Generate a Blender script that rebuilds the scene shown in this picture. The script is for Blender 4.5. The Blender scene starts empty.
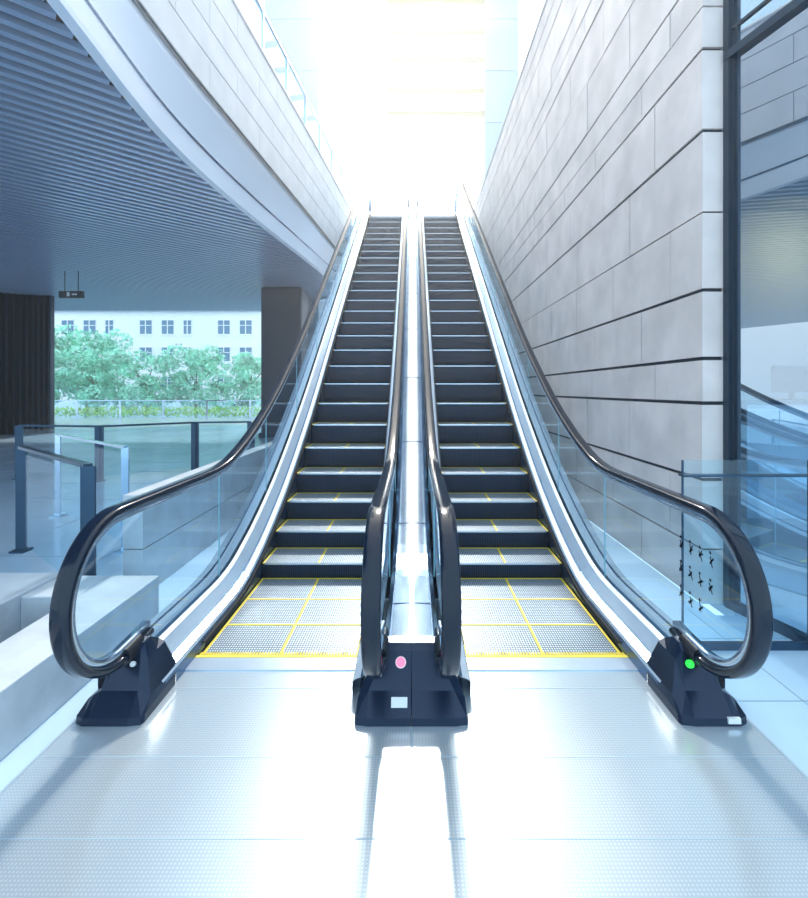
import bpy, math, random
from mathutils import Vector, Matrix
random.seed(7)
scene = bpy.context.scene
try:
    scene.view_settings.view_transform = 'Standard'
    scene.view_settings.look = 'None'
except Exception as e:
    print(e)

H = 1.63; F = 470.0
# ------------------------------------------------------------------ helpers
def empty(name, loc=(0,0,0)):
    e = bpy.data.objects.new(name, None); e.location = loc
    e.empty_display_size = 0.2
    scene.collection.objects.link(e); return e

class MB:
    def __init__(s): s.v=[]; s.f=[]; s.m=[]; s.mi=0
    def box(s,x0,x1,y0,y1,z0,z1):
        b=len(s.v)
        s.v += [(x0,y0,z0),(x1,y0,z0),(x1,y1,z0),(x0,y1,z0),(x0,y0,z1),(x1,y0,z1),(x1,y1,z1),(x0,y1,z1)]
        for f in ((0,3,2,1),(4,5,6,7),(0,1,5,4),(1,2,6,5),(2,3,7,6),(3,0,4,7)):
            s.f.append(tuple(b+i for i in f)); s.m.append(s.mi)
    def hexa(s,pts):
        b=len(s.v); s.v += [tuple(p) for p in pts]
        for f in ((0,3,2,1),(4,5,6,7),(0,1,5,4),(1,2,6,5),(2,3,7,6),(3,0,4,7)):
            s.f.append(tuple(b+i for i in f)); s.m.append(s.mi)
    def poly(s,pts):
        b=len(s.v); s.v += [tuple(p) for p in pts]
        s.f.append(tuple(range(b,b+len(pts)))); s.m.append(s.mi)
    def prism_x(s,prof,x0,x1,prof1=None):
        prof1 = prof1 or prof; n=len(prof); b=len(s.v)
        s.v += [(x0,p[0],p[1]) for p in prof]+[(x1,p[0],p[1]) for p in prof1]
        s.f.append(tuple(b+i for i in range(n))); s.m.append(s.mi)
        s.f.append(tuple(b+n+i for i in reversed(range(n)))); s.m.append(s.mi)
        for i in range(n):
            j=(i+1)%n
            s.f.append((b+i,b+n+i,b+n+j,b+j)); s.m.append(s.mi)
    def beam(s,a,b_,w,h):
        a=Vector(a); c=Vector(b_); d=(c-a).normalized()
        up=Vector((0,0,1)) if abs(d.z)<.95 else Vector((0,1,0))
        sx=d.cross(up).normalized()*w/2; uz=sx.cross(d).normalized()*h/2
        s.hexa([a-sx-uz,a+sx-uz,c+sx-uz,c-sx-uz,a-sx+uz,a+sx+uz,c+sx+uz,c-sx+uz])
    def cyl(s,a,b_,r,n=16,r2=None):
        r2 = r if r2 is None else r2
        a=Vector(a); c=Vector(b_); d=(c-a).normalized()
        up=Vector((0,0,1)) if abs(d.z)<.95 else Vector((0,1,0))
        sx=d.cross(up).normalized(); uz=sx.cross(d).normalized(); b=len(s.v)
        for i in range(n):
            t=2*math.pi*i/n; s.v.append(tuple(a+sx*r*math.cos(t)+uz*r*math.sin(t)))
        for i in range(n):
            t=2*math.pi*i/n; s.v.append(tuple(c+sx*r2*math.cos(t)+uz*r2*math.sin(t)))
        for i in range(n):
            j=(i+1)%n; s.f.append((b+i,b+j,b+n+j,b+n+i)); s.m.append(s.mi)
        s.f.append(tuple(b+i for i in reversed(range(n)))); s.m.append(s.mi)
        s.f.append(tuple(b+n+i for i in range(n))); s.m.append(s.mi)
    def build(s,name,mats,parent=None,bevel=0,smooth=False,fix=True):
        me=bpy.data.meshes.new(name); me.from_pydata(s.v,[],s.f)
        if not isinstance(mats,(list,tuple)): mats=[mats]
        for m in mats: me.materials.append(m)
        me.polygons.foreach_set('material_index',s.m)
        if smooth: me.polygons.foreach_set('use_smooth',[True]*len(me.polygons))
        me.update()
        if fix:
            import bmesh
            bm=bmesh.new(); bm.from_mesh(me); bmesh.ops.recalc_face_normals(bm,faces=bm.faces); bm.to_mesh(me); bm.free()
        o=bpy.data.objects.new(name,me); scene.collection.objects.link(o)
        if parent: o.parent=parent
        if bevel:
            md=o.modifiers.new('bevel','BEVEL'); md.width=bevel; md.segments=2; md.limit_method='ANGLE'
        return o

def newmat(name):
    m=bpy.data.materials.new(name); m.use_nodes=True
    nt=m.node_tree; b=nt.nodes['Principled BSDF']; return m,nt,b
def pm(name,col,rough=.5,metal=0,noise=0,nscale=6,bump=0,bscale=60,spec=.5,emis=None,es=0):
    m,nt,b=newmat(name); N=nt.nodes; L=nt.links
    b.inputs['Base Color'].default_value=(*col,1); b.inputs['Roughness'].default_value=rough
    b.inputs['Metallic'].default_value=metal; b.inputs['Specular IOR Level'].default_value=spec
    tc=N.new('ShaderNodeTexCoord')
    if noise:
        n=N.new('ShaderNodeTexNoise'); n.inputs['Scale'].default_value=nscale; n.inputs['Detail'].default_value=6
        L.new(tc.outputs['Object'],n.inputs['Vector'])
        r=N.new('ShaderNodeMapRange'); r.inputs['From Min'].default_value=.3; r.inputs['From Max'].default_value=.7
        r.inputs['To Min'].default_value=1-noise; r.inputs['To Max'].default_value=1+noise
        L.new(n.outputs['Fac'],r.inputs['Value'])
        x=N.new('ShaderNodeVectorMath'); x.operation='SCALE'; x.inputs[0].default_value=col
        L.new(r.outputs[0],x.inputs['Scale']); L.new(x.outputs[0],b.inputs['Base Color'])
    if bump:
        n=N.new('ShaderNodeTexNoise'); n.inputs['Scale'].default_value=bscale; n.inputs['Detail'].default_value=4
        L.new(tc.outputs['Object'],n.inputs['Vector'])
        bp=N.new('ShaderNodeBump'); bp.inputs['Strength'].default_value=bump; bp.inputs['Distance'].default_value=.01
        L.new(n.outputs['Fac'],bp.inputs['Height']); L.new(bp.outputs[0],b.inputs['Normal'])
    if emis: b.inputs['Emission Color'].default_value=(*emis,1); b.inputs['Emission Strength'].default_value=es
    return m
def glassmat(name,tint,lo=.04,hi=.9,power=4,rough=0.0):
    m=bpy.data.materials.new(name); m.use_nodes=True; nt=m.node_tree; N=nt.nodes; L=nt.links
    N.clear(); out=N.new('ShaderNodeOutputMaterial'); mx=N.new('ShaderNodeMixShader')
    tr=N.new('ShaderNodeBsdfTransparent'); tr.inputs[0].default_value=(*tint,1)
    gl=N.new('ShaderNodeBsdfGlossy'); gl.inputs['Roughness'].default_value=rough; gl.inputs[0].default_value=(.9,.96,1,1)
    lw=N.new('ShaderNodeLayerWeight'); lw.inputs[0].default_value=.5
    p=N.new('ShaderNodeMath'); p.operation='POWER'; p.inputs[1].default_value=power
    r=N.new('ShaderNodeMapRange'); r.inputs['To Min'].default_value=lo; r.inputs['To Max'].default_value=hi
    L.new(lw.outputs['Facing'],p.inputs[0]); L.new(p.outputs[0],r.inputs['Value']); L.new(r.outputs[0],mx.inputs[0])
    L.new(tr.outputs[0],mx.inputs[1]); L.new(gl.outputs[0],mx.inputs[2]); L.new(mx.outputs[0],out.inputs[0])
    return m
def gridmat(name,c1,c2,px,py,rough=.4,metal=.4,wx=.5,wy=.5,bump=.3):
    """ribbed metal: object-space periodic ribs across x (pitch px) and y (pitch py)"""
    m,nt,b=newmat(name); N=nt.nodes; L=nt.links
    b.inputs['Roughness'].default_value=rough; b.inputs['Metallic'].default_value=metal
    tc=N.new('ShaderNodeTexCoord'); sp=N.new('ShaderNodeSeparateXYZ'); L.new(tc.outputs['Object'],sp.inputs[0])
    def rib(o,p,w):
        a=N.new('ShaderNodeMath'); a.operation='DIVIDE'; a.inputs[1].default_value=p; L.new(sp.outputs[o],a.inputs[0])
        f=N.new('ShaderNodeMath'); f.operation='FRACT'; L.new(a.outputs[0],f.inputs[0])
        g=N.new('ShaderNodeMath'); g.operation='LESS_THAN'; g.inputs[1].default_value=w; L.new(f.outputs[0],g.inputs[0])
        return g
    g1=rib('X',px,wx); g2=rib('Y',py,wy)
    mu=N.new('ShaderNodeMath'); mu.operation='MULTIPLY'; L.new(g1.outputs[0],mu.inputs[0]); L.new(g2.outputs[0],mu.inputs[1])
    mix=N.new('ShaderNodeMix'); mix.data_type='RGBA'
    mix.inputs['A'].default_value=(*c1,1); mix.inputs['B'].default_value=(*c2,1)
    L.new(mu.outputs[0],mix.inputs['Factor']); L.new(mix.outputs['Result'],b.inputs['Base Color'])
    bp=N.new('ShaderNodeBump'); bp.inputs['Strength'].default_value=bump; bp.inputs['Distance'].default_value=.004
    L.new(mu.outputs[0],bp.inputs['Height']); L.new(bp.outputs[0],b.inputs['Normal'])
    return m

# ------------------------------------------------------------------ materials
M_plate = gridmat('ribbed_landing_plate',(.57,.67,.74),(.75,.83,.88),.014,.014,rough=.22,metal=.55,bump=.12)
M_seam  = pm('plate_seam',(.35,.46,.55),.5,.3)
M_tread = gridmat('step_tread_metal',(.06,.10,.15),(.58,.70,.80),.016,.025,rough=.33,metal=.45,wx=.6,wy=.65)
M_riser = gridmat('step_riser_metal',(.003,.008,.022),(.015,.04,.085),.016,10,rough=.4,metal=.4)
M_yellow= pm('yellow_paint',(.88,.68,.05),.5)
M_steel = pm('brushed_steel',(.54,.66,.80),.13,.95,noise=.16,nscale=1.3)
M_deck  = pm('deck_aluminium',(.70,.81,.92),.24,.65,noise=.05,nscale=2)
M_dkdeck= pm('skirt_dark_steel',(.07,.14,.25),.25,.7)
M_black = pm('handrail_rubber',(.003,.010,.026),.13,0,spec=.42)
M_navy  = pm('newel_housing',(.010,.024,.055),.2,.4)
M_brush = pm('skirt_brush',(.01,.015,.02),.8)
M_glass = glassmat('balustrade_glass',(.74,.90,.97),.06,.70,4)
M_gl_edge=pm('glass_edge',(.25,.50,.58),.2)
M_stone = pm('stone_cladding',(.80,.685,.645),.6,noise=.13,nscale=2.6,bump=.35,bscale=70)
M_stone2= pm('parapet_stone',(.76,.74,.75),.6,noise=.07,nscale=2.5,bump=.2,bscale=60)
M_joint = pm('joint_dark',(.02,.03,.045),.8)  # near-black backing of the stone joints, also the planter bed
M_white = pm('white_fascia',(.82,.88,.98),.35,noise=.03,nscale=1)
M_slat  = pm('ceiling_slat',(.40,.53,.72),.3,.45)
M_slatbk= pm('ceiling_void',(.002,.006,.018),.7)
M_fin   = pm('dark_fin',(.012,.035,.065),.4,.4)
M_pillar= pm('pillar_metal',(.02,.045,.08),.5,.2)
M_pave  = pm('paving',(.50,.66,.81),.16,0,noise=.12,nscale=.8)
M_ledge = pm('ledge_granite',(.52,.58,.64),.6,noise=.12,nscale=5,bump=.2,bscale=80)
M_post  = pm('railing_post',(.03,.08,.14),.3,.6)
M_leaf  = pm('leaf',(.40,.80,.62),.6,noise=.45,nscale=1.2)
M_hedge = pm('hedge_leaf',(.45,.74,.16),.7,noise=.3,nscale=3)
M_trunk = pm('bark',(.18,.15,.12),.8)
M_bldg  = pm('rendered_facade',(.99,.99,.99),.7)
M_win   = pm('window_pane',(.14,.27,.40),.1,.2)
M_frame = pm('window_frame_dark',(.02,.045,.075),.35,.5)
M_cream = pm('cream_metal',(.60,.48,.28),.5)
M_col   = pm('column_panel',(.48,.54,.62),.5,noise=.03,nscale=1)
M_ctglass=glassmat('curtain_glass',(.62,.82,.95),.42,.96,2.5)
M_rail_gl=glassmat('railing_glass',(.72,.90,.97),.07,.6,4)
M_int   = pm('interior_plaster',(.24,.34,.44),.7)
M_intfl = pm('interior_floor',(.40,.50,.58),.3)
M_label = pm('label_sticker',(.85,.88,.88),.5)
M_red   = pm('stop_lamp',(.9,.15,.25),.4,emis=(1,.15,.28),es=1.5)
M_green = pm('go_lamp',(.05,.8,.10),.4,emis=(.03,1,.06),es=1.0)
M_black2= pm('black_plastic',(.008,.012,.02),.4)

# ------------------------------------------------------------------ escalator line
TB=[(0,0),(3.45,0),(3.69,.02),(4.09,.13),(4.49,.29),(4.89,.48),(5.29,.70),(5.69,.94),(6.09,1.19),(6.49,1.455)]
S=.70; YT=14.3; ZT=1.455+(YT-6.49)*S
TB+=[(y,1.455+(y-6.49)*S) for y in (7.5,9,11,13,YT)]
TOPZ=ZT+.20
TB+=[(14.7,ZT+.14),(15.1,TOPZ),(30,TOPZ)]
def zl(y):
    if y<=TB[0][0]: return 0.
    for i in range(len(TB)-1):
        if TB[i][0]<=y<=TB[i+1][0]:
            (a,za),(b,zb)=TB[i],TB[i+1]; t=(y-a)/(b-a)
            def sl(k):
                if k<=0 or k>=len(TB)-1: return 0.
                d0=(TB[k][1]-TB[k-1][1])/(TB[k][0]-TB[k-1][0]); d1=(TB[k+1][1]-TB[k][1])/(TB[k+1][0]-TB[k][0])
                return 0. if d0*d1<=0 else 2*d0*d1/(d0+d1)
            m0=sl(i)*(b-a); m1=sl(i+1)*(b-a); t2=t*t; t3=t2*t
            return (2*t3-3*t2+1)*za+(t3-2*t2+t)*m0+(-2*t3+3*t2)*zb+(t3-t2)*m1
    return TB[-1][1]
def frange(a,b,s):
    n=max(1,int(round((b-a)/s))); return [a+(b-a)*i/n for i in range(n+1)]
Y0=2.48; YE=15.7
YS=frange(Y0,YE,.12)

def strip(prof,x0,sgn,ys,name,mat,parent,smooth=False,close=False):
    """sweep an open (u,w) profile along the escalator line"""
    mb=MB(); n=len(prof)
    for y in ys:
        z=zl(y)
        for (u,w) in prof: mb.v.append((x0+sgn*u,y,max(z+w,-.3)))
    m=n if close else n-1
    for i in range(len(ys)-1):
        for k in range(m):
            k2=(k+1)%n
            mb.f.append((i*n+k,i*n+k2,(i+1)*n+k2,(i+1)*n+k)); mb.m.append(0)
    return mb.build(name,mat,parent,smooth=smooth)

HR=1.03; YN=15.9
def rail_path(off=0.0):
    """centre line of the handrail in (y,z) with newel half circles; off = inward offset"""
    r=.38-off; p=[]
    cy,cz=2.36,HR-.38
    p.append((2.62,cz-r+.02)); p.append((2.48,cz-r+.005))
    for i in range(33):
        a=-math.pi/2-math.pi*i/32
        p.append((cy+r*math.cos(a),cz+r*math.sin(a)))
    for y in frange(2.5,YN,.12)[1:]:
        p.append((y+off*.35*(1 if 4<y<14 else 0),zl(y)+HR-off))
    cy=YN; cz=TOPZ+HR-.38
    for i in range(1,25):
        a=math.pi/2-math.pi*i/24
        p.append((cy+r*math.cos(a),cz+r*math.sin(a)))
    return p
def sweep(path,sec,xc,name,mat,parent):
    mb=MB(); n=len(sec)
    for i,(y,z) in enumerate(path):
        a=path[max(i-1,0)]; b=path[min(i+1,len(path)-1)]
        t=Vector((b[0]-a[0],b[1]-a[1])).normalized(); nn=(-t.y,t.x)
        for (sx,sn) in sec:
            mb.v.append((xc+sx,y+nn[0]*sn,z+nn[1]*sn))
    for i in range(len(path)-1):
        for k in range(n):
            k2=(k+1)%n; mb.f.append((i*n+k,i*n+k2,(i+1)*n+k2,(i+1)*n+k)); mb.m.append(0)
    mb.f.append(tuple(range(n))); mb.m.append(0)
    e=(len(path)-1)*n; mb.f.append(tuple(e+i for i in reversed(range(n)))); mb.m.append(0)
    return mb.build(name,mat,parent,smooth=True)
SEC=[]
for i in range(20):
    t=2*math.pi*i/20; c,s_=math.cos(t),math.sin(t)
    SEC.append((.043*math.copysign(abs(c)**.6,c),.022*math.copysign(abs(s_)**.7,s_)))
SEC2=[(-.022,-.02),(.022,-.02),(.022,.02),(-.022,.02)]

def step_mesh():
    mb=MB(); w=.978
    prof=[(0,0),(.398,0),(.398,-.05),(.06,-.27),(.035,-.27),(.018,-.20),(.006,-.10),(.0,-.02)]
    mb.mi=0; mb.prism_x(prof,0,w)
    mb.mi=1; mb.box(.012,w-.012,.006,.392,0,.006)
    mb.mi=2
    mb.box(0,.018,.0,.396,0,.0075); mb.box(w-.018,w,.0,.396,0,.0075)
    mb.box(.018,w-.018,.376,.397,0,.0075)
    mb.box(w/2-.009,w/2+.009,.004,.376,0,.0078)
    mb.mi=3; mb.box(.02,w-.02,-.002,.010,-.008,.0065)
    me=bpy.data.meshes.new('step'); me.from_pydata(mb.v,[],mb.f)
    for m in (M_riser,M_tread,M_yellow,M_deck): me.materials.append(m)
    me.polygons.foreach_set('material_index',mb.m); me.update(); return me
STEP=step_mesh()

def glass_panels(xc,parent,name):
    mb=MB(); lo=.19; hi=HR-.035
    cy,cz,r=2.36,HR-.38,.345
    pts=[(xc,2.42,cz+r)]
    for i in range(25):
        a=math.pi/2+math.pi*i/24; pts.append((xc,cy+r*math.cos(a),cz+r*math.sin(a)))
    pts+= [(xc,2.42,cz-r)]
    mb.poly(pts)
    joints=[2.42,3.6,4.75]+[4.75+1.25*i for i in range(1,9)]+[YN]
    edges=MB()
    for j in range(len(joints)-1):
        a,b=joints[j]+(.004 if j else 0),joints[j+1]-.004
        ys=frange(a,b,.12)
        for k in range(len(ys)-1):
            y,y2=ys[k],ys[k+1]
            mb.poly([(xc,y,zl(y)+lo),(xc,y2,zl(y2)+lo),(xc,y2,zl(y2)+hi),(xc,y,zl(y)+hi)])
        if j>0: edges.box(xc-.004,xc+.004,joints[j]-.003,joints[j]+.003,zl(joints[j])+lo,zl(joints[j])+hi)
    cy=YN; cz=TOPZ+HR-.38; pts=[]
    for i in range(25):
        a=math.pi/2-math.pi*i/24; pts.append((xc,cy+r*math.cos(a),cz+r*math.sin(a)))
    mb.poly(pts)
    mb.build(name,M_glass,parent,fix=False)
    edges.build(name+'_joints',M_gl_edge,parent)

def balustrade(xs,sgn,outer,parent,tag):
    """xs = x of the step edge; sgn = direction away from the steps"""
    w = .022 if outer else 0.0
    xg = xs+sgn*(.145+w)
    strip([(0,-.30),(0,.085)],xs,sgn,frange(2.50,15.6,.12),tag+'_skirt',M_dkdeck,parent)
    strip([(-.012,.02),(-.012,.05),(.0,.055)],xs,sgn,frange(2.95,15.3,.12),tag+'_brush',M_brush,parent)
    strip([(0,.085),(.012,.10),(.05,.115),(.055,.112),(.060,.118),(.105+w,.185),(.130+w,.20),(.130+w,.16)],xs,sgn,YS,tag+'_inner_deck',M_deck,parent)
    strip([(.046,.116),(.0565,.120),(.062,.123)],xs,sgn,YS,tag+'_deck_gasket',M_dkdeck,parent)
    if outer:
        strip([(.160+w,.16),(.160+w,.20),(.235+w,.20),(.24+w,.192),(.245+w,.20),(.335,.18),(.345,.14),(.345,-.75)],xs,sgn,YS,tag+'_outer_deck',M_deck,parent)
        strip([(.232+w,.2015),(.250+w,.2015)],xs,sgn,YS,tag+'_outer_gasket',M_dkdeck,parent)
    else:
        strip([(.160,.16),(.160,.22),(.19,.265),(.30,.27),(.3145,.27),(.3145,.05)],xs,sgn,YS,tag+'_centre_deck',M_steel,parent)
        strip([(.186,.262),(.192,.2675),(.200,.2675)],xs,sgn,YS,tag+'_centre_gasket',M_dkdeck,parent)
        mb=MB()
        for k in range(11):
            y=3.0+k*1.2; a,b=y,y+.008
            x0_,x1_=sorted((xs+sgn*.19,xs+sgn*.3145))
            mb.hexa([(x0_,a,zl(a)+.268),(x1_,a,zl(a)+.268),(x1_,b,zl(b)+.268),(x0_,b,zl(b)+.268),(x0_,a,zl(a)+.2715),(x1_,a,zl(a)+.2715),(x1_,b,zl(b)+.2715),(x0_,b,zl(b)+.2715)])
        mb.build(tag+'_deck_joints',M_dkdeck,parent)
    glass_panels(xg,parent,tag+'_glass')
    sweep(rail_path(),SEC,xg,tag+'_handrail',M_black,parent)
    sweep(rail_path(.036),SEC2,xg,tag+'_handrail_track',M_steel,parent)
    # newel housing, lofted across x
    mb=MB()
    def pr(h,f=0.,bk=0.):
        base=[(2.27+f,0),(2.275+f,.04),(2.36+f,.12),(2.45,.27),(2.485,.295),(2.54,.30),(2.62-bk,.25),(2.64-bk,.2),(2.64-bk,0)]
        return [(y,min(z,h)) for (y,z) in base]
    if outer:
        secs=[(xs-sgn*.004,pr(.05,.03,.04)),(xs+sgn*.006,pr(.09,.01,.0)),(xs+sgn*.065,pr(.23,.0,.0)),(xs+sgn*.10,pr(1,0)),(xs+sgn*.225,pr(1,0)),(xs+sgn*.25,pr(.24,.0)),
              (xs+sgn*.285,pr(.10,.0)),(xs+sgn*.325,pr(.07,.02)),(xs+sgn*.335,pr(.02,.04))]
    else:
        secs=[(xs-sgn*(-.035),pr(.02,.03,.1)),(xs+sgn*.045,pr(.08,.01,.06)),(xs+sgn*.10,pr(.19,.0)),(xs+sgn*.18,pr(1,0)),(xs+sgn*.312,pr(1,0)),(xs+sgn*.3145,pr(1,.003))]
    n=9
    for (x,pp) in secs:
        for (y,z) in pp: mb.v.append((x,y,z))
    for i in range(len(secs)-1):
        for k in range(n):
            k2=(k+1)%n; mb.f.append((i*n+k,i*n+k2,(i+1)*n+k2,(i+1)*n+k)); mb.m.append(0)
    mb.f.append(tuple(range(n))); mb.m.append(0)
    e=(len(secs)-1)*n; mb.f.append(tuple(e+i for i in reversed(range(n)))); mb.m.append(0)
    mb.build(tag+'_newel_housing',M_navy,parent)
    c=MB(); c.cyl((xg,2.385,.272),(xg,2.52,.28),.050,20); c.build(tag+'_inlet_collar',M_black2,parent,smooth=False)
    return xg

def disc(x,y,z,ny,nz,r,name,mat,parent,rim=None):
    n=Vector((0,ny,nz)).normalized(); a=Vector((x,y,z)); c=MB()
    c.cyl(a-n*.01,a+n*.008,r,24)
    if rim: c.mi=1; c.cyl(a-n*.012,a+n*.004,r*1.25,24)
    c.build(name,[mat,M_label],parent)

def escalator(side):
    e=empty('escalator')
    xi,xo=.315*side,1.31*side
    lo=min(xi,xo)
    st=empty('steps'); st.parent=e
    y=2.89; i=0
    while y<15.3:
        nz = 0. if y<3.9 else zl(y)
        if y>14.9: nz=TOPZ
        o=bpy.data.objects.new('step_%d'%i,STEP); scene.collection.objects.link(o); o.parent=st
        o.location=(lo+.0085,y,nz-.012); y+=.4; i+=1
    balustrade(xi,-side,False,e,'inner')
    balustrade(xo,side,True,e,'outer')
    mb=MB(); mb.box(lo-.0,lo+.995,2.72,2.86,.0,.012); mb.build('comb_plate',M_deck,e)
    mb=MB()
    k=lo+.01
    while k<lo+.985: mb.box(k,k+.010,2.86,2.905,.0,.010); k+=.018
    mb.build('comb_teeth',M_yellow,e)
    mb=MB(); mb.box(lo,lo+.995,2.842,2.866,.012,.014); mb.build('comb_stripe',M_yellow,e)
    mb=MB()
    ys=frange(4.6,15.4,.3)
    lowp=[(yy,zl(yy)-.75) for yy in ys]
    x0,x1=(.02*side,1.64*side)
    n=len(ys)
    for (yy,z) in lowp: mb.v+= [(x0,yy,z),(x1,yy,z)]
    for kk in range(n-1): mb.f.append((2*kk,2*kk+1,2*kk+3,2*kk+2)); mb.m.append(0)
    mb.build('truss_soffit',M_pillar,e)
    mb=MB(); mb.box(min(0,1.65*side),max(0,1.65*side),15.3,17.0,TOPZ-.02,TOPZ+.005); mb.build('top_plate',M_deck,e)
    return e
eL=escalator(-1); eR=escalator(1)
disc(-.055,2.42,.228,-.82,.5,.022,'stop_indicator',M_red,eL,True)
disc(1.43,2.415,.222,-.82,.5,.019,'go_indicator',M_green,eR)
disc(-1.43,2.415,.222,-.82,.5,.013,'key_switch',M_label,eL)
c=MB(); c.hexa([(-.10,2.30,.062),(-.02,2.30,.062),(-.02,2.31,.06),(-.10,2.31,.06),(-.10,2.336,.104),(-.02,2.336,.104),(-.02,2.345,.098),(-.10,2.345,.098)]); c.build('label',M_label,eL)
c=MB(); c.hexa([(1.53,2.264,.02),(1.59,2.264,.02),(1.59,2.28,.02),(1.53,2.28,.02),(1.53,2.266,.045),(1.59,2.266,.045),(1.59,2.28,.045),(1.53,2.28,.045)]); c.build('label',M_label,eR)

# etched safety pictograms on right balustrade glass
mb=MB()
def bar(y,z,ang,l,w):
    dy,dz=math.cos(ang)*l/2,math.sin(ang)*l/2; ny,nz=-math.sin(ang)*w/2,math.cos(ang)*w/2
    x=1.4725
    mb.poly([(x,y-dy-ny,z-dz-nz),(x,y+dy-ny,z+dz-nz),(x,y+dy+ny,z+dz+nz),(x,y-dy+ny,z-dz+nz)])
for r in range(3):
    for c in range(4):
        if r==2 and c==0: continue
        yy=2.31+c*.085; zz=.79-r*.135
        for ang,l in ((1.2,.055),(2.3,.045),(-.6,.04)):
            bar(yy+random.uniform(-.006,.006),zz+random.uniform(-.008,.008),ang+random.uniform(-.2,.2),l,.009)
        bar(yy+.006,zz+.038,.8,.015,.015)
mb.build('safety_pictograms',M_navy,eR,fix=False)

# ------------------------------------------------------------------ floors
mb=MB(); mb.box(-34,-1.665,-2,34,-.12,0); mb.box(-1.665,1.665,2.9,34,-.5,-.42)
mb.box(-1.665,1.665,-2,2.72,-.12,-.02)
mb.box(1.665,2.2,-2,18,-.12,0); mb.box(2.2,9,-2,3.4,-.12,0)
mb.build('floor',M_pave)
mb=MB()
for k in range(28):
    y=1+k*1.2; mb.box(-20,-3.0,y,y+.012,.0,.002)
for k in range(14):
    x=-3.0-k*1.2; mb.box(x-.012,x,1,33,.0,.002)
for k in range(5):
    y=.6+k*.62; mb.box(1.69,2.9,y,y+.006,.0,.002)
mb.box(2.05,2.056,-1,3.5,0,.002)
mb.build('floor_paving_joints',M_seam)
ld=empty('landing_plate')
mb=MB(); mb.box(-1.655,-.002,-1.5,2.72,-.02,.004); mb.box(.002,1.655,-1.5,2.72,-.02,.004)
mb.build('plates',M_plate,ld)
mb=MB()
for y in (1.70,2.08,2.56): mb.box(-1.655,1.655,y,y+.004,.004,.005)
for x in (-1.66,1.655): mb.box(x,x+.012,-1.5,2.72,.0,.006)
mb.build('seams',M_seam,ld)
mb=MB(); mb.box(-.004,.004,-1.5,2.27,.003,.0052); mb.build('centre_seam',M_seam,ld)

# ------------------------------------------------------------------ right stone wall
zc=[0,.42,.95,1.53,1.87,2.39,2.98,3.60,4.22,4.54,4.86,5.50,6.12,6.43,6.74,7.36,7.68,8.0]
thick={.95,1.53,1.87,2.39,3.60,4.22,4.86,6.12,7.36}
WX=2.2; WY0=3.565; WY1=17.6
wr=MB()
for i in range(len(zc)-1):
    z0,z1=zc[i],zc[i+1]
    g0=.014 if z0 in thick else .007; g1=.014 if z1 in thick else .007
    L=1.15 if i%3 else 1.5
    y=WY0; first=True; off=[.95,.45,1.2,.7][i%4]
    while y<WY1-.05:
        y2=y+(off if first else L); y2=min(y2,WY1)
        wr.box(WX+random.uniform(0,.006),WX+(.17 if first else .05),y+(0 if first else .006),y2-.006,z0+g0,z1-g1)
        y=y2; first=False
w=wr.build('wall_right',M_stone)
mb=MB(); mb.box(WX+.02,WX+.16,WY0+.02,WY1,0,7.98)
o=mb.build('backing',M_joint); o.parent=w
mb=MB(); mb.box(WX-.02,WX+.2,WY0-.02,WY1,8.0,8.05); o=mb.build('coping',M_stone2); o.parent=w

# ------------------------------------------------------------------ curtain wall (right)
cw=empty('window_1')
A=Vector((2.38,3.54,0)); B=Vector((3.0,1.25,0)); d=(B-A).normalized(); nrm=Vector((-d.y,d.x,0))
def cp(t,z,o=0): p=A+d*t+nrm*o; return (p.x,p.y,z)
LEN=(B-A).length
mb=MB(); mb.poly([cp(0,.05),cp(LEN,.05),cp(LEN,4.1),cp(0,4.1)]); mb.poly([cp(0,4.15),cp(LEN,4.15),cp(LEN,9),cp(0,9)])
mb.build('glass',M_ctglass,cw,fix=False)
mb=MB()
mb.beam(cp(.01,0),cp(.01,9),.05,.06); mb.beam(cp(.075,0),cp(.075,9),.02,.04); mb.beam(cp(1.5,0),cp(1.5,9),.05,.10)
mb.beam(cp(0,4.13),cp(LEN,4.13),.08,.06); mb.beam(cp(0,4.32),cp(LEN,4.32),.03,.02); mb.beam(cp(0,.03),cp(LEN,.03),.06,.06)
mb.build('mullions',M_frame,cw)
mb=MB(); mb.box(2.4,9,3.5,9.0,-.1,.01); mb.box(3.1,9,1,3.5,-.1,.012); mb.build('floor_interior',M_intfl)
mb=MB(); mb.box(2.4,9,8.6,8.75,0,5.0); mb.build('wall_interior_back',M_int)
mb=MB(); mb.box(8.9,9,1,8.6,0,5.0); mb.build('wall_interior_side',M_int)
mb=MB(); mb.box(2.45,9,3.6,8.7,4.9,5.0); mb.build('ceiling_interior',M_int)
ct=empty('reception_counter')
mb=MB(); mb.box(4.2,6.6,5.9,6.5,.01,1.45); mb.mi=1; mb.box(4.15,6.65,5.85,6.55,1.45,1.50); mb.build('body',[M_pave,M_post],ct,bevel=.01)
mo=empty('monitor')
mb=MB(); mb.box(4.72,5.25,6.15,6.19,1.60,1.95); mb.box(4.96,5.02,6.17,6.2,1.51,1.62); mb.box(4.86,5.12,6.1,6.28,1.50,1.515); mb.build('screen',M_black2,mo,bevel=.005)
pl_=bpy.data.lights.new('wall_washer_light','AREA'); pl_.energy=60; pl_.color=(1,.58,.22); pl_.size=1.0
po=bpy.data.objects.new('wall_washer_light',pl_); scene.collection.objects.link(po); po.location=(6.9,7.4,4.3); po.rotation_euler=(math.radians(50),0,0)

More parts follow.
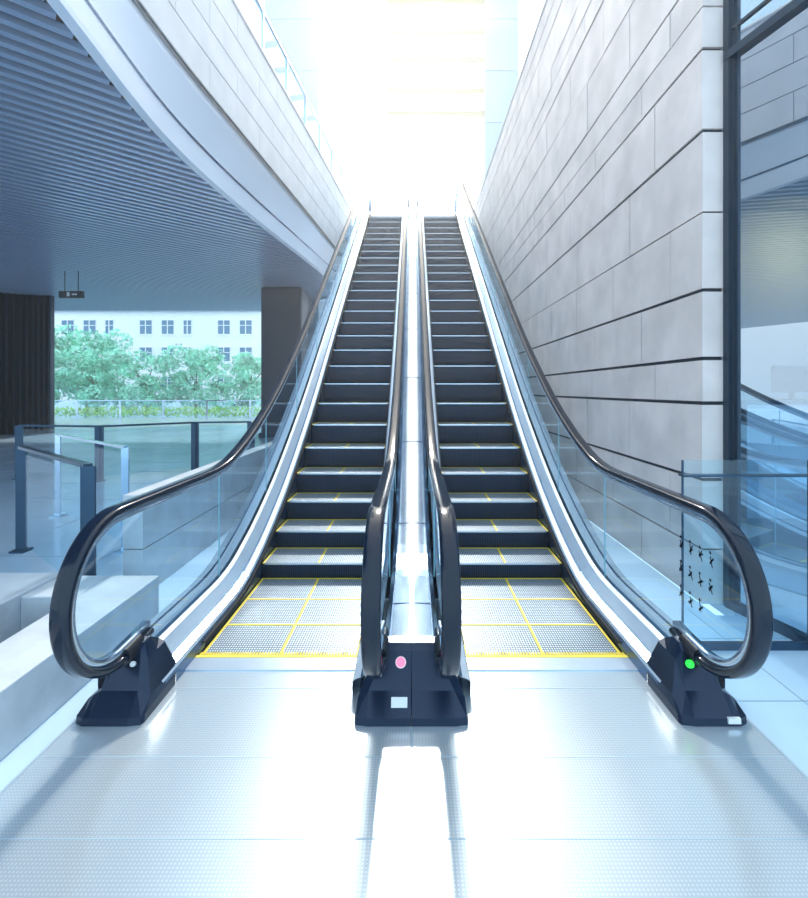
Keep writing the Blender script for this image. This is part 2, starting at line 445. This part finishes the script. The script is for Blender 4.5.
gb=empty('glass_barrier')
mb=MB(); mb.poly([(1.70,2.95,.06),(2.50,2.95,.06),(2.50,2.95,1.19),(1.70,2.95,1.19)]); mb.build('panel',M_rail_gl,gb,fix=False)
mb=MB(); mb.box(1.69,2.50,2.92,2.98,1.088,1.10); mb.box(1.695,1.705,2.945,2.955,.0,1.19); mb.box(2.49,2.50,2.94,2.96,.0,1.19); mb.box(1.70,2.5,2.94,2.96,0,.05)
mb.build('frame',M_post,gb)

# ------------------------------------------------------------------ left overhead structure
def interp(T,y):
    if y<=T[0][0]: return T[0][1]
    if y>=T[-1][0]: return T[-1][1]
    for i in range(len(T)-1):
        if T[i][0]<=y<=T[i+1][0]:
            a,b=T[i],T[i+1]; t=(y-a[0])/(b[0]-a[0])
            def sl(k):
                if k<=0: return (T[1][1]-T[0][1])/(T[1][0]-T[0][0])
                if k>=len(T)-1: return (T[-1][1]-T[-2][1])/(T[-1][0]-T[-2][0])
                return (T[k+1][1]-T[k-1][1])/(T[k+1][0]-T[k-1][0])
            h=b[0]-a[0]; m0=sl(i)*h; m1=sl(i+1)*h; t2=t*t; t3=t2*t
            return (2*t3-3*t2+1)*a[1]+(t3-2*t2+t)*m0+(-2*t3+3*t2)*b[1]+(t3-t2)*m1
TE=[(-2,-2.4),(2,-2.95),(4.3,-3.2),(6.5,-3.42),(8.7,-3.32),(13.5,-2.75),(17,-2.35)]
TS=[(-2,-2.3),(2,-2.85),(4,-3.08),(6,-3.08),(8,-2.93),(12,-2.58),(17,-2.2)]
edge=lambda y: interp(TE,y); stone=lambda y: interp(TS,y)
ZS=5.2; YF=17.0; YFAR=21.0
def edgeX(y): return edge(y) if y<=YF else -2.35-(y-YF)*.9
mb=MB(); D=Vector((1.14,1)).normalized(); Nn=Vector((-D.y,D.x)); pitch=.20
for k in range(-48,195):
    p0=Vector((-2.3,-2.0))+Nn*(k*pitch)
    seg=[]; s=-45.0; inside=False; st=None
    while s<45:
        p=p0+D*s
        ins=(-24<p.x<edgeX(p.y)-.10) and (-2<p.y<YFAR)
        if ins and not inside: st=s; inside=True
        if inside and not ins:
            seg.append((st,s-.10)); inside=False
        s+=.05
    for a,b in seg:
        if b-a<.2: continue
        q0=p0+D*a; q1=p0+D*b
        mb.beam((q0.x,q0.y,ZS+.02),(q1.x,q1.y,ZS+.02),.085,.07)
c=mb.build('ceiling',M_slat)
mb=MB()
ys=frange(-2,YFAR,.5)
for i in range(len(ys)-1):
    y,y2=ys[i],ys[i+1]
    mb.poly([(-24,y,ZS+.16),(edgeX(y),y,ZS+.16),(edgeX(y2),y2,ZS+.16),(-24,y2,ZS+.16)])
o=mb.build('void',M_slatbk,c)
def loft(rows,name,mat,parent=None):
    mb=MB(); n=len(rows[0])
    for r in rows: mb.v+=r
    for i in range(len(rows)-1):
        for k in range(n-1):
            mb.f.append((i*n+k,i*n+k+1,(i+1)*n+k+1,(i+1)*n+k)); mb.m.append(0)
    return mb.build(name,mat,parent,smooth=True)
ys=frange(-2,YF,.3)
rows=[]; rows2=[]; rows3=[]
for y in ys:
    e=edge(y); s_=stone(y)-.06
    rows2.append([(e-.12,y,ZS+.16),(e-.12,y,ZS-.04),(e,y,ZS-.04),(e+.01,y,ZS+.02)])
    rows.append([(e+.01+(s_-e-.01)*(t**1.6),y,ZS+.02+(6.02-ZS-.02)*t) for t in (0,.15,.3,.45,.6,.75,.9,1)]+[(s_-.10,y,6.04)])
    q=lambda t:(e+.018+(s_-e-.01)*(t**1.6),y,ZS+.02+(6.02-ZS-.02)*t)
    rows3.append([q(.30),q(.34)])
tf=loft(rows,'trim_fascia',M_white)
loft(rows3,'fascia_groove_shade',M_dkdeck,tf)  # flat dark strip painted as the shade of a groove
mb=MB(); 
for r in rows2: mb.v+=r
for i in range(len(rows2)-1):
    for k in range(3): mb.f.append((i*4+k,i*4+k+1,(i+1)*4+k+1,(i+1)*4+k)); mb.m.append(0)
mb.build('lip',M_white,tf)
YL=frange(YF,YFAR,.5)
mb=MB()
for i in range(len(YL)-1):
    y,y2=YL[i],YL[i+1]
    mb.poly([(edgeX(y),y,ZS-.04),(edgeX(y2),y2,ZS-.04),(edgeX(y2),y2,8.0),(edgeX(y),y,8.0)])
mb.poly([(edgeX(YFAR),YFAR,ZS-.04),(-24,YFAR,ZS-.04),(-24,YFAR,8.0),(edgeX(YFAR),YFAR,8.0)])
mb.build('wall_back',M_white,fix=False)
mb=MB(); zc2=[6.05,6.55,7.02,7.5,8.0]
for i in range(4):
    y=-2+(i%2)*.9; L=1.8
    edgesY=[-2]
    while y<YF: 
        if y>-2: edgesY.append(y)
        y+=L
    edgesY.append(YF)
    for a,b in zip(edgesY[:-1],edgesY[1:]):
        a+=.006; b-=.006
        sub=frange(a,b,.45)
        for y0_,y1_ in zip(sub[:-1],sub[1:]):
            x0_,x1_=stone(y0_),stone(y1_)
            g=.010
            mb.hexa([(x0_-.12,y0_,zc2[i]+g),(x0_,y0_,zc2[i]+g),(x1_,y1_,zc2[i]+g),(x1_-.12,y1_,zc2[i]+g),
                     (x0_-.12,y0_,zc2[i+1]-g),(x0_,y0_,zc2[i+1]-g),(x1_,y1_,zc2[i+1]-g),(x1_-.12,y1_,zc2[i+1]-g)])
wl=mb.build('wall_left',M_stone2)
rows=[[(stone(y)-.02,y,6.03),(stone(y)-.02,y,7.98)] for y in ys]; loft(rows,'backing',M_joint,wl)
rows=[[(stone(y)-.2,y,8.0),(stone(y)+.03,y,8.0),(stone(y)+.03,y,8.05),(stone(y)-.2,y,8.05),(stone(y)-.2,y,8.0)] for y in ys]; loft(rows,'coping',M_stone2,wl)
mb=MB()
for i in range(len(ys)-1):
    y,y2=ys[i],ys[i+1]; mb.poly([(-24,y,6.9),(stone(y)-.1,y,6.9),(stone(y2)-.1,y2,6.9),(-24,y2,6.9)])
mb.build('floor_upper_left',M_pave,fix=False)
gr=empty('parapet_glass_railing')
rows=[[(stone(y)-.08,y,8.06),(stone(y)-.08,y,8.95)] for y in ys]
o=loft(rows,'glass',M_rail_gl,gr)
rows=[[(stone(y)-.12,y,8.94),(stone(y)-.05,y,8.94),(stone(y)-.05,y,9.0),(stone(y)-.12,y,9.0),(stone(y)-.12,y,8.94)] for y in ys]
loft(rows,'top_rail',M_steel,gr)
mb=MB()
y=0.
while y<YF: mb.box(stone(y)-.10,stone(y)-.05,y,y+.04,8.05,8.95); y+=1.3
mb.build('posts',M_steel,gr)

mb=MB(); mb.box(-2.3,2.2,15.7,30,TOPZ-.4,TOPZ-.02); mb.box(-1.65,1.65,15.3,15.7,TOPZ-.4,TOPZ-.03); mb.build('floor_upper',M_deck)
def column(x0,x1,y,z0=0):
    c=empty('column')
    mb=MB(); z=z0
    while z<24: mb.box(x0,x1,y,y+1.3,z+.01,z+1.98); z+=2
    mb.build('panels',M_col,c,bevel=.01)
    mb=MB(); mb.box(x0+.03,x1-.03,y+.03,y+1.27,z0,24); mb.build('core',M_seam,c)
column(-5.75,-3.65,18.2); column(2.8,4.1,18.2)
lv=empty('louvre_canopy')
mb=MB()
for z in (12.4,13.3,14.5,15.6,16.8): mb.box(-1.0,2.85,18.3,18.5,z,z+.09)
mb.build('blades',M_cream,lv)

pl=empty('pillar'); mb=MB(); mb.box(-5.25,-3.85,16.2,17.4,0,5.19)
mb.build('shaft',M_pillar,pl,bevel=.08)
mb=MB(); mb.box(-5.3,-3.8,16.15,17.45,.0,.15); mb.build('base',M_frame,pl)
fw=MB(); FX=-13.65
for i in range(26):
    t=i/25; ang=math.pi*.5*t
    x=FX-2.9*math.sin(ang); y=17.8-4.4*(1-math.cos(ang))
    fw.box(x-.05,x+.05,y-.16,y+.04,0,5.19)
fw.mi=1
for i in range(25):
    def P(t):
        ang=math.pi*.5*t; return (FX-2.9*math.sin(ang),17.9-4.4*(1-math.cos(ang)))
    (xa,ya),(xb,yb)=P(i/25),P((i+1)/25)
    fw.poly([(xa,ya,0),(xb,yb,0),(xb,yb,5.19),(xa,ya,5.19)])
fw.build('wall_left_fins',[M_fin,M_slatbk],fix=False)
es=empty('exit_sign'); mb=MB(); mb.box(-10.55,-9.85,14,14.1,4.38,4.58); mb.cyl((-10.4,14.05,4.55),(-10.4,14.05,5.19),.012,8); mb.cyl((-10.0,14.05,4.55),(-10.0,14.05,5.19),.012,8)
mb.mi=1; mb.box(-10.3,-10.22,13.99,14.0,4.42,4.54); mb.box(-10.15,-10.0,13.99,14.0,4.46,4.5); mb.build('panel',[M_black2,M_label],es)

# ------------------------------------------------------------------ glass railings at left
def railing(pts,h=1.05,post_w=.09,rail=(.05,.05),name='glass_railing',pmat=M_post):
    r=empty(name); g=MB(); f=MB()
    for i,p in enumerate(pts):
        a=Vector((p[0],p[1],0))
        q=Vector((*pts[min(i+1,len(pts)-1)],0))-Vector((*pts[max(i-1,0)],0)); q.normalize()
        if post_w>0:
            for s_ in (-.03,.03):
                c=a+q*s_
                f.beam((c.x,c.y,0),(c.x,c.y,h),post_w,.018)
            f.box(a.x-.07,a.x+.07,a.y-.07,a.y+.07,0,.02)
    for a,b in zip(pts[:-1],pts[1:]):
        A_=Vector((*a,0)); B_=Vector((*b,0)); d_=(B_-A_).normalized()
        a2=A_+d_*.07; b2=B_-d_*.07
        g.poly([(a2.x,a2.y,.08),(b2.x,b2.y,.08),(b2.x,b2.y,h-.06),(a2.x,a2.y,h-.06)])
        f.beam((a[0],a[1],h),(b[0],b[1],h),rail[0],rail[1])
    g.build('glass',M_rail_gl,r,fix=False); f.build('posts_and_rail',pmat,r)
    return r
railing([(-3.95,4.75),(-2.48,3.6)],1.05,.09,(.06,.03))
railing([(-4.6,6.1),(-2.9,4.75)],1.05,.05,(.04,.025),pmat=M_steel)
railing([(-7.2,8.6),(-5.6,8.4),(-4.35,9.4),(-3.3,9.6)],.98,.09,(.05,.035))
railing([(-21+i*2.4,26) for i in range(8)],1.05,.05,(.05,.05),pmat=M_steel)

mb=MB(); mb.box(-2.15,-1.8,1.2,3.35,0,.31); mb.box(-2.95,-2.5,1.2,3.35,0,.33); mb.box(-2.5,-2.15,3.0,3.35,0,.31)
mb.mi=1; mb.box(-2.5,-2.15,1.2,3.0,0,.06)
mb.build('stone_planter_curb',[M_ledge,M_joint],bevel=.008)
mb=MB()
for k in range(5): mb.box(-2.28,-2.12,3.7+k*1.3+.004,5.0+k*1.3-.004,0,.37); mb.box(-2.28,-2.12,3.7+k*1.3+.004,5.0+k*1.3-.004,.378,.80)
mb.build('low_stone_wall',M_ledge)

# ------------------------------------------------------------------ background
def leafball(mb,c,r,n,sz):
    for _ in range(n):
        v=Vector((random.gauss(0,1),random.gauss(0,1),random.gauss(0,1))).normalized()*r*random.uniform(.55,1.05)
        p=Vector(c)+Vector((v.x,v.y,v.z*.8))
        a=Vector((random.gauss(0,1),random.gauss(0,1),random.gauss(0,1))).normalized()
        b=a.cross(Vector((random.gauss(0,1),random.gauss(0,1),random.gauss(0,1)))).normalized()
        s1=sz*random.uniform(.6,1.3)
        mb.poly([p-a*s1,p-b*s1*.5,p+a*s1,p+b*s1*.5])
tm=[]
for v in range(2):
    mb=MB(); mb.mi=0
    for k in range(15):
        ang=k*2.4; rr=1.9*math.sqrt(k/15)
        c=(rr*math.cos(ang),rr*math.sin(ang)*.8,2.5+1.5*math.sin(k*1.7+v)+.3*v)
        leafball(mb,c,random.uniform(.6,1.05),230,.14)
    mb.mi=1; mb.cyl((0,0,-1.2),(0.1,0,2.6),.13,10,.07)
    for k in range(5):
        a=k*1.3; mb.cyl((.05,0,1.7+k*.15),(.9*math.cos(a),.9*math.sin(a),2.9+k*.1),.05,8,.02)
    o=mb.build('tree',[M_leaf,M_trunk],fix=False); tm.append(o)
tm[0].location=(-26,32.5,0); tm[1].location=(-22,32.6,-.3)
for (x,y,s_,v) in ((-18.4,32.4,.98,0),(-15.0,32.6,1.0,1),(-11.3,32.6,.95,0),(-25,36,1.35,1),(-29,35,1.3,0),(-8.0,33,.9,1)):
    o=bpy.data.objects.new('tree',tm[v].data); o.location=(x,y,-.2); o.scale=(s_,s_,s_); o.rotation_euler=(0,0,x); scene.collection.objects.link(o)
mb=MB()
for k in range(70):
    leafball(mb,(-25+k*.32,28.0,.35),.42,60,.08)
mb.build('hedge',M_hedge,fix=False)
bd=empty('background_building')
mb=MB(); BY=45
mb.box(-60,-8,BY+.15,BY+10,-2,22)
mb.build('facade',M_bldg,bd)
wn=MB(); fr=MB()
for zz in (1.6,4.4,7.0,9.8,12.4):
    x=-52; kk=0
    while x<-9:
        w_=1.1 if kk%3 else .7
        wn.box(x,x+w_,BY+.10,BY+.14,zz,zz+1.3)
        fr.box(x-.1,x+w_+.1,BY,BY+.15,zz-.12,zz); fr.box(x-.1,x+w_+.1,BY-.05,BY+.15,zz+1.3,zz+1.4)
        fr.box(x+w_/2-.04,x+w_/2+.04,BY+.05,BY+.13,zz,zz+1.3); fr.box(x,x+w_,BY+.05,BY+.13,zz+.8,zz+.86)
        x+= 2.1 if kk%3 else 3.3; kk+=1
wn.build('panes',M_win,bd); fr.build('window_surrounds',M_bldg,bd)
mb=MB(); mb.box(-60,-8,BY-.15,BY+.15,9.1,9.2); mb.build('string_course',M_seam,bd)
mb=MB(); mb.box(-80,60,34,90,-1.6,-1.5); mb.build('ground',M_pave)

# ------------------------------------------------------------------ thin scattering volume, added to spread a glow around the sun
hz=MB(); hz.box(-23,9,-5,25,-.6,26)
M_h=bpy.data.materials.new('glow_haze'); M_h.use_nodes=True; nt=M_h.node_tree; nt.nodes.clear()
ho=nt.nodes.new('ShaderNodeOutputMaterial'); vs=nt.nodes.new('ShaderNodeVolumeScatter')
vs.inputs['Color'].default_value=(.97,.98,.98,1); vs.inputs['Density'].default_value=.0068; vs.inputs['Anisotropy'].default_value=.66
nt.links.new(vs.outputs[0],ho.inputs['Volume'])
hz.build('glow_haze',M_h)

# ------------------------------------------------------------------ lighting
sd=bpy.data.lights.new('sun','SUN'); sd.energy=4.4; sd.angle=math.radians(4); sd.color=(1,.95,.86)
so=bpy.data.objects.new('sun',sd); scene.collection.objects.link(so)
EL=math.radians(39)
sdir=Vector((0,math.cos(EL),math.sin(EL)))
so.rotation_euler=sdir.to_track_quat('Z','Y').to_euler(); so.location=(0,20,20)
wd=bpy.data.worlds.new('sky'); scene.world=wd; wd.use_nodes=True; nt=wd.node_tree; N=nt.nodes; L=nt.links
bg=N['Background']; tc=N.new('ShaderNodeTexCoord')
dp=N.new('ShaderNodeVectorMath'); dp.operation='DOT_PRODUCT'; dp.inputs[1].default_value=sdir
nm=N.new('ShaderNodeVectorMath'); nm.operation='NORMALIZE'; L.new(tc.outputs['Generated'],nm.inputs[0]); L.new(nm.outputs[0],dp.inputs[0])
cr=N.new('ShaderNodeValToRGB'); L.new(dp.outputs['Value'],cr.inputs[0])
e=cr.color_ramp.elements
e[0].position=0.0; e[0].color=(.60,.84,1.03,1); e[1].position=1.0; e[1].color=(2.0,1.9,1.7,1)
x=e.new(.55); x.color=(.78,.94,1.14,1); x=e.new(.85); x.color=(1.2,1.25,1.27,1)
L.new(cr.outputs[0],bg.inputs[0]); bg.inputs[1].default_value=1.75

# ------------------------------------------------------------------ camera
cd=bpy.data.cameras.new('camera'); cam=bpy.data.objects.new('camera',cd); scene.collection.objects.link(cam)
cam.location=(.008,0,H); cam.rotation_euler=(math.pi/2,0,0)
cd.sensor_fit='VERTICAL'; cd.sensor_height=36; cd.sensor_width=36; cd.lens=F/898*36
cd.shift_x=-9/898; cd.shift_y=-59/898; cd.clip_start=.05; cd.clip_end=500
scene.camera=cam
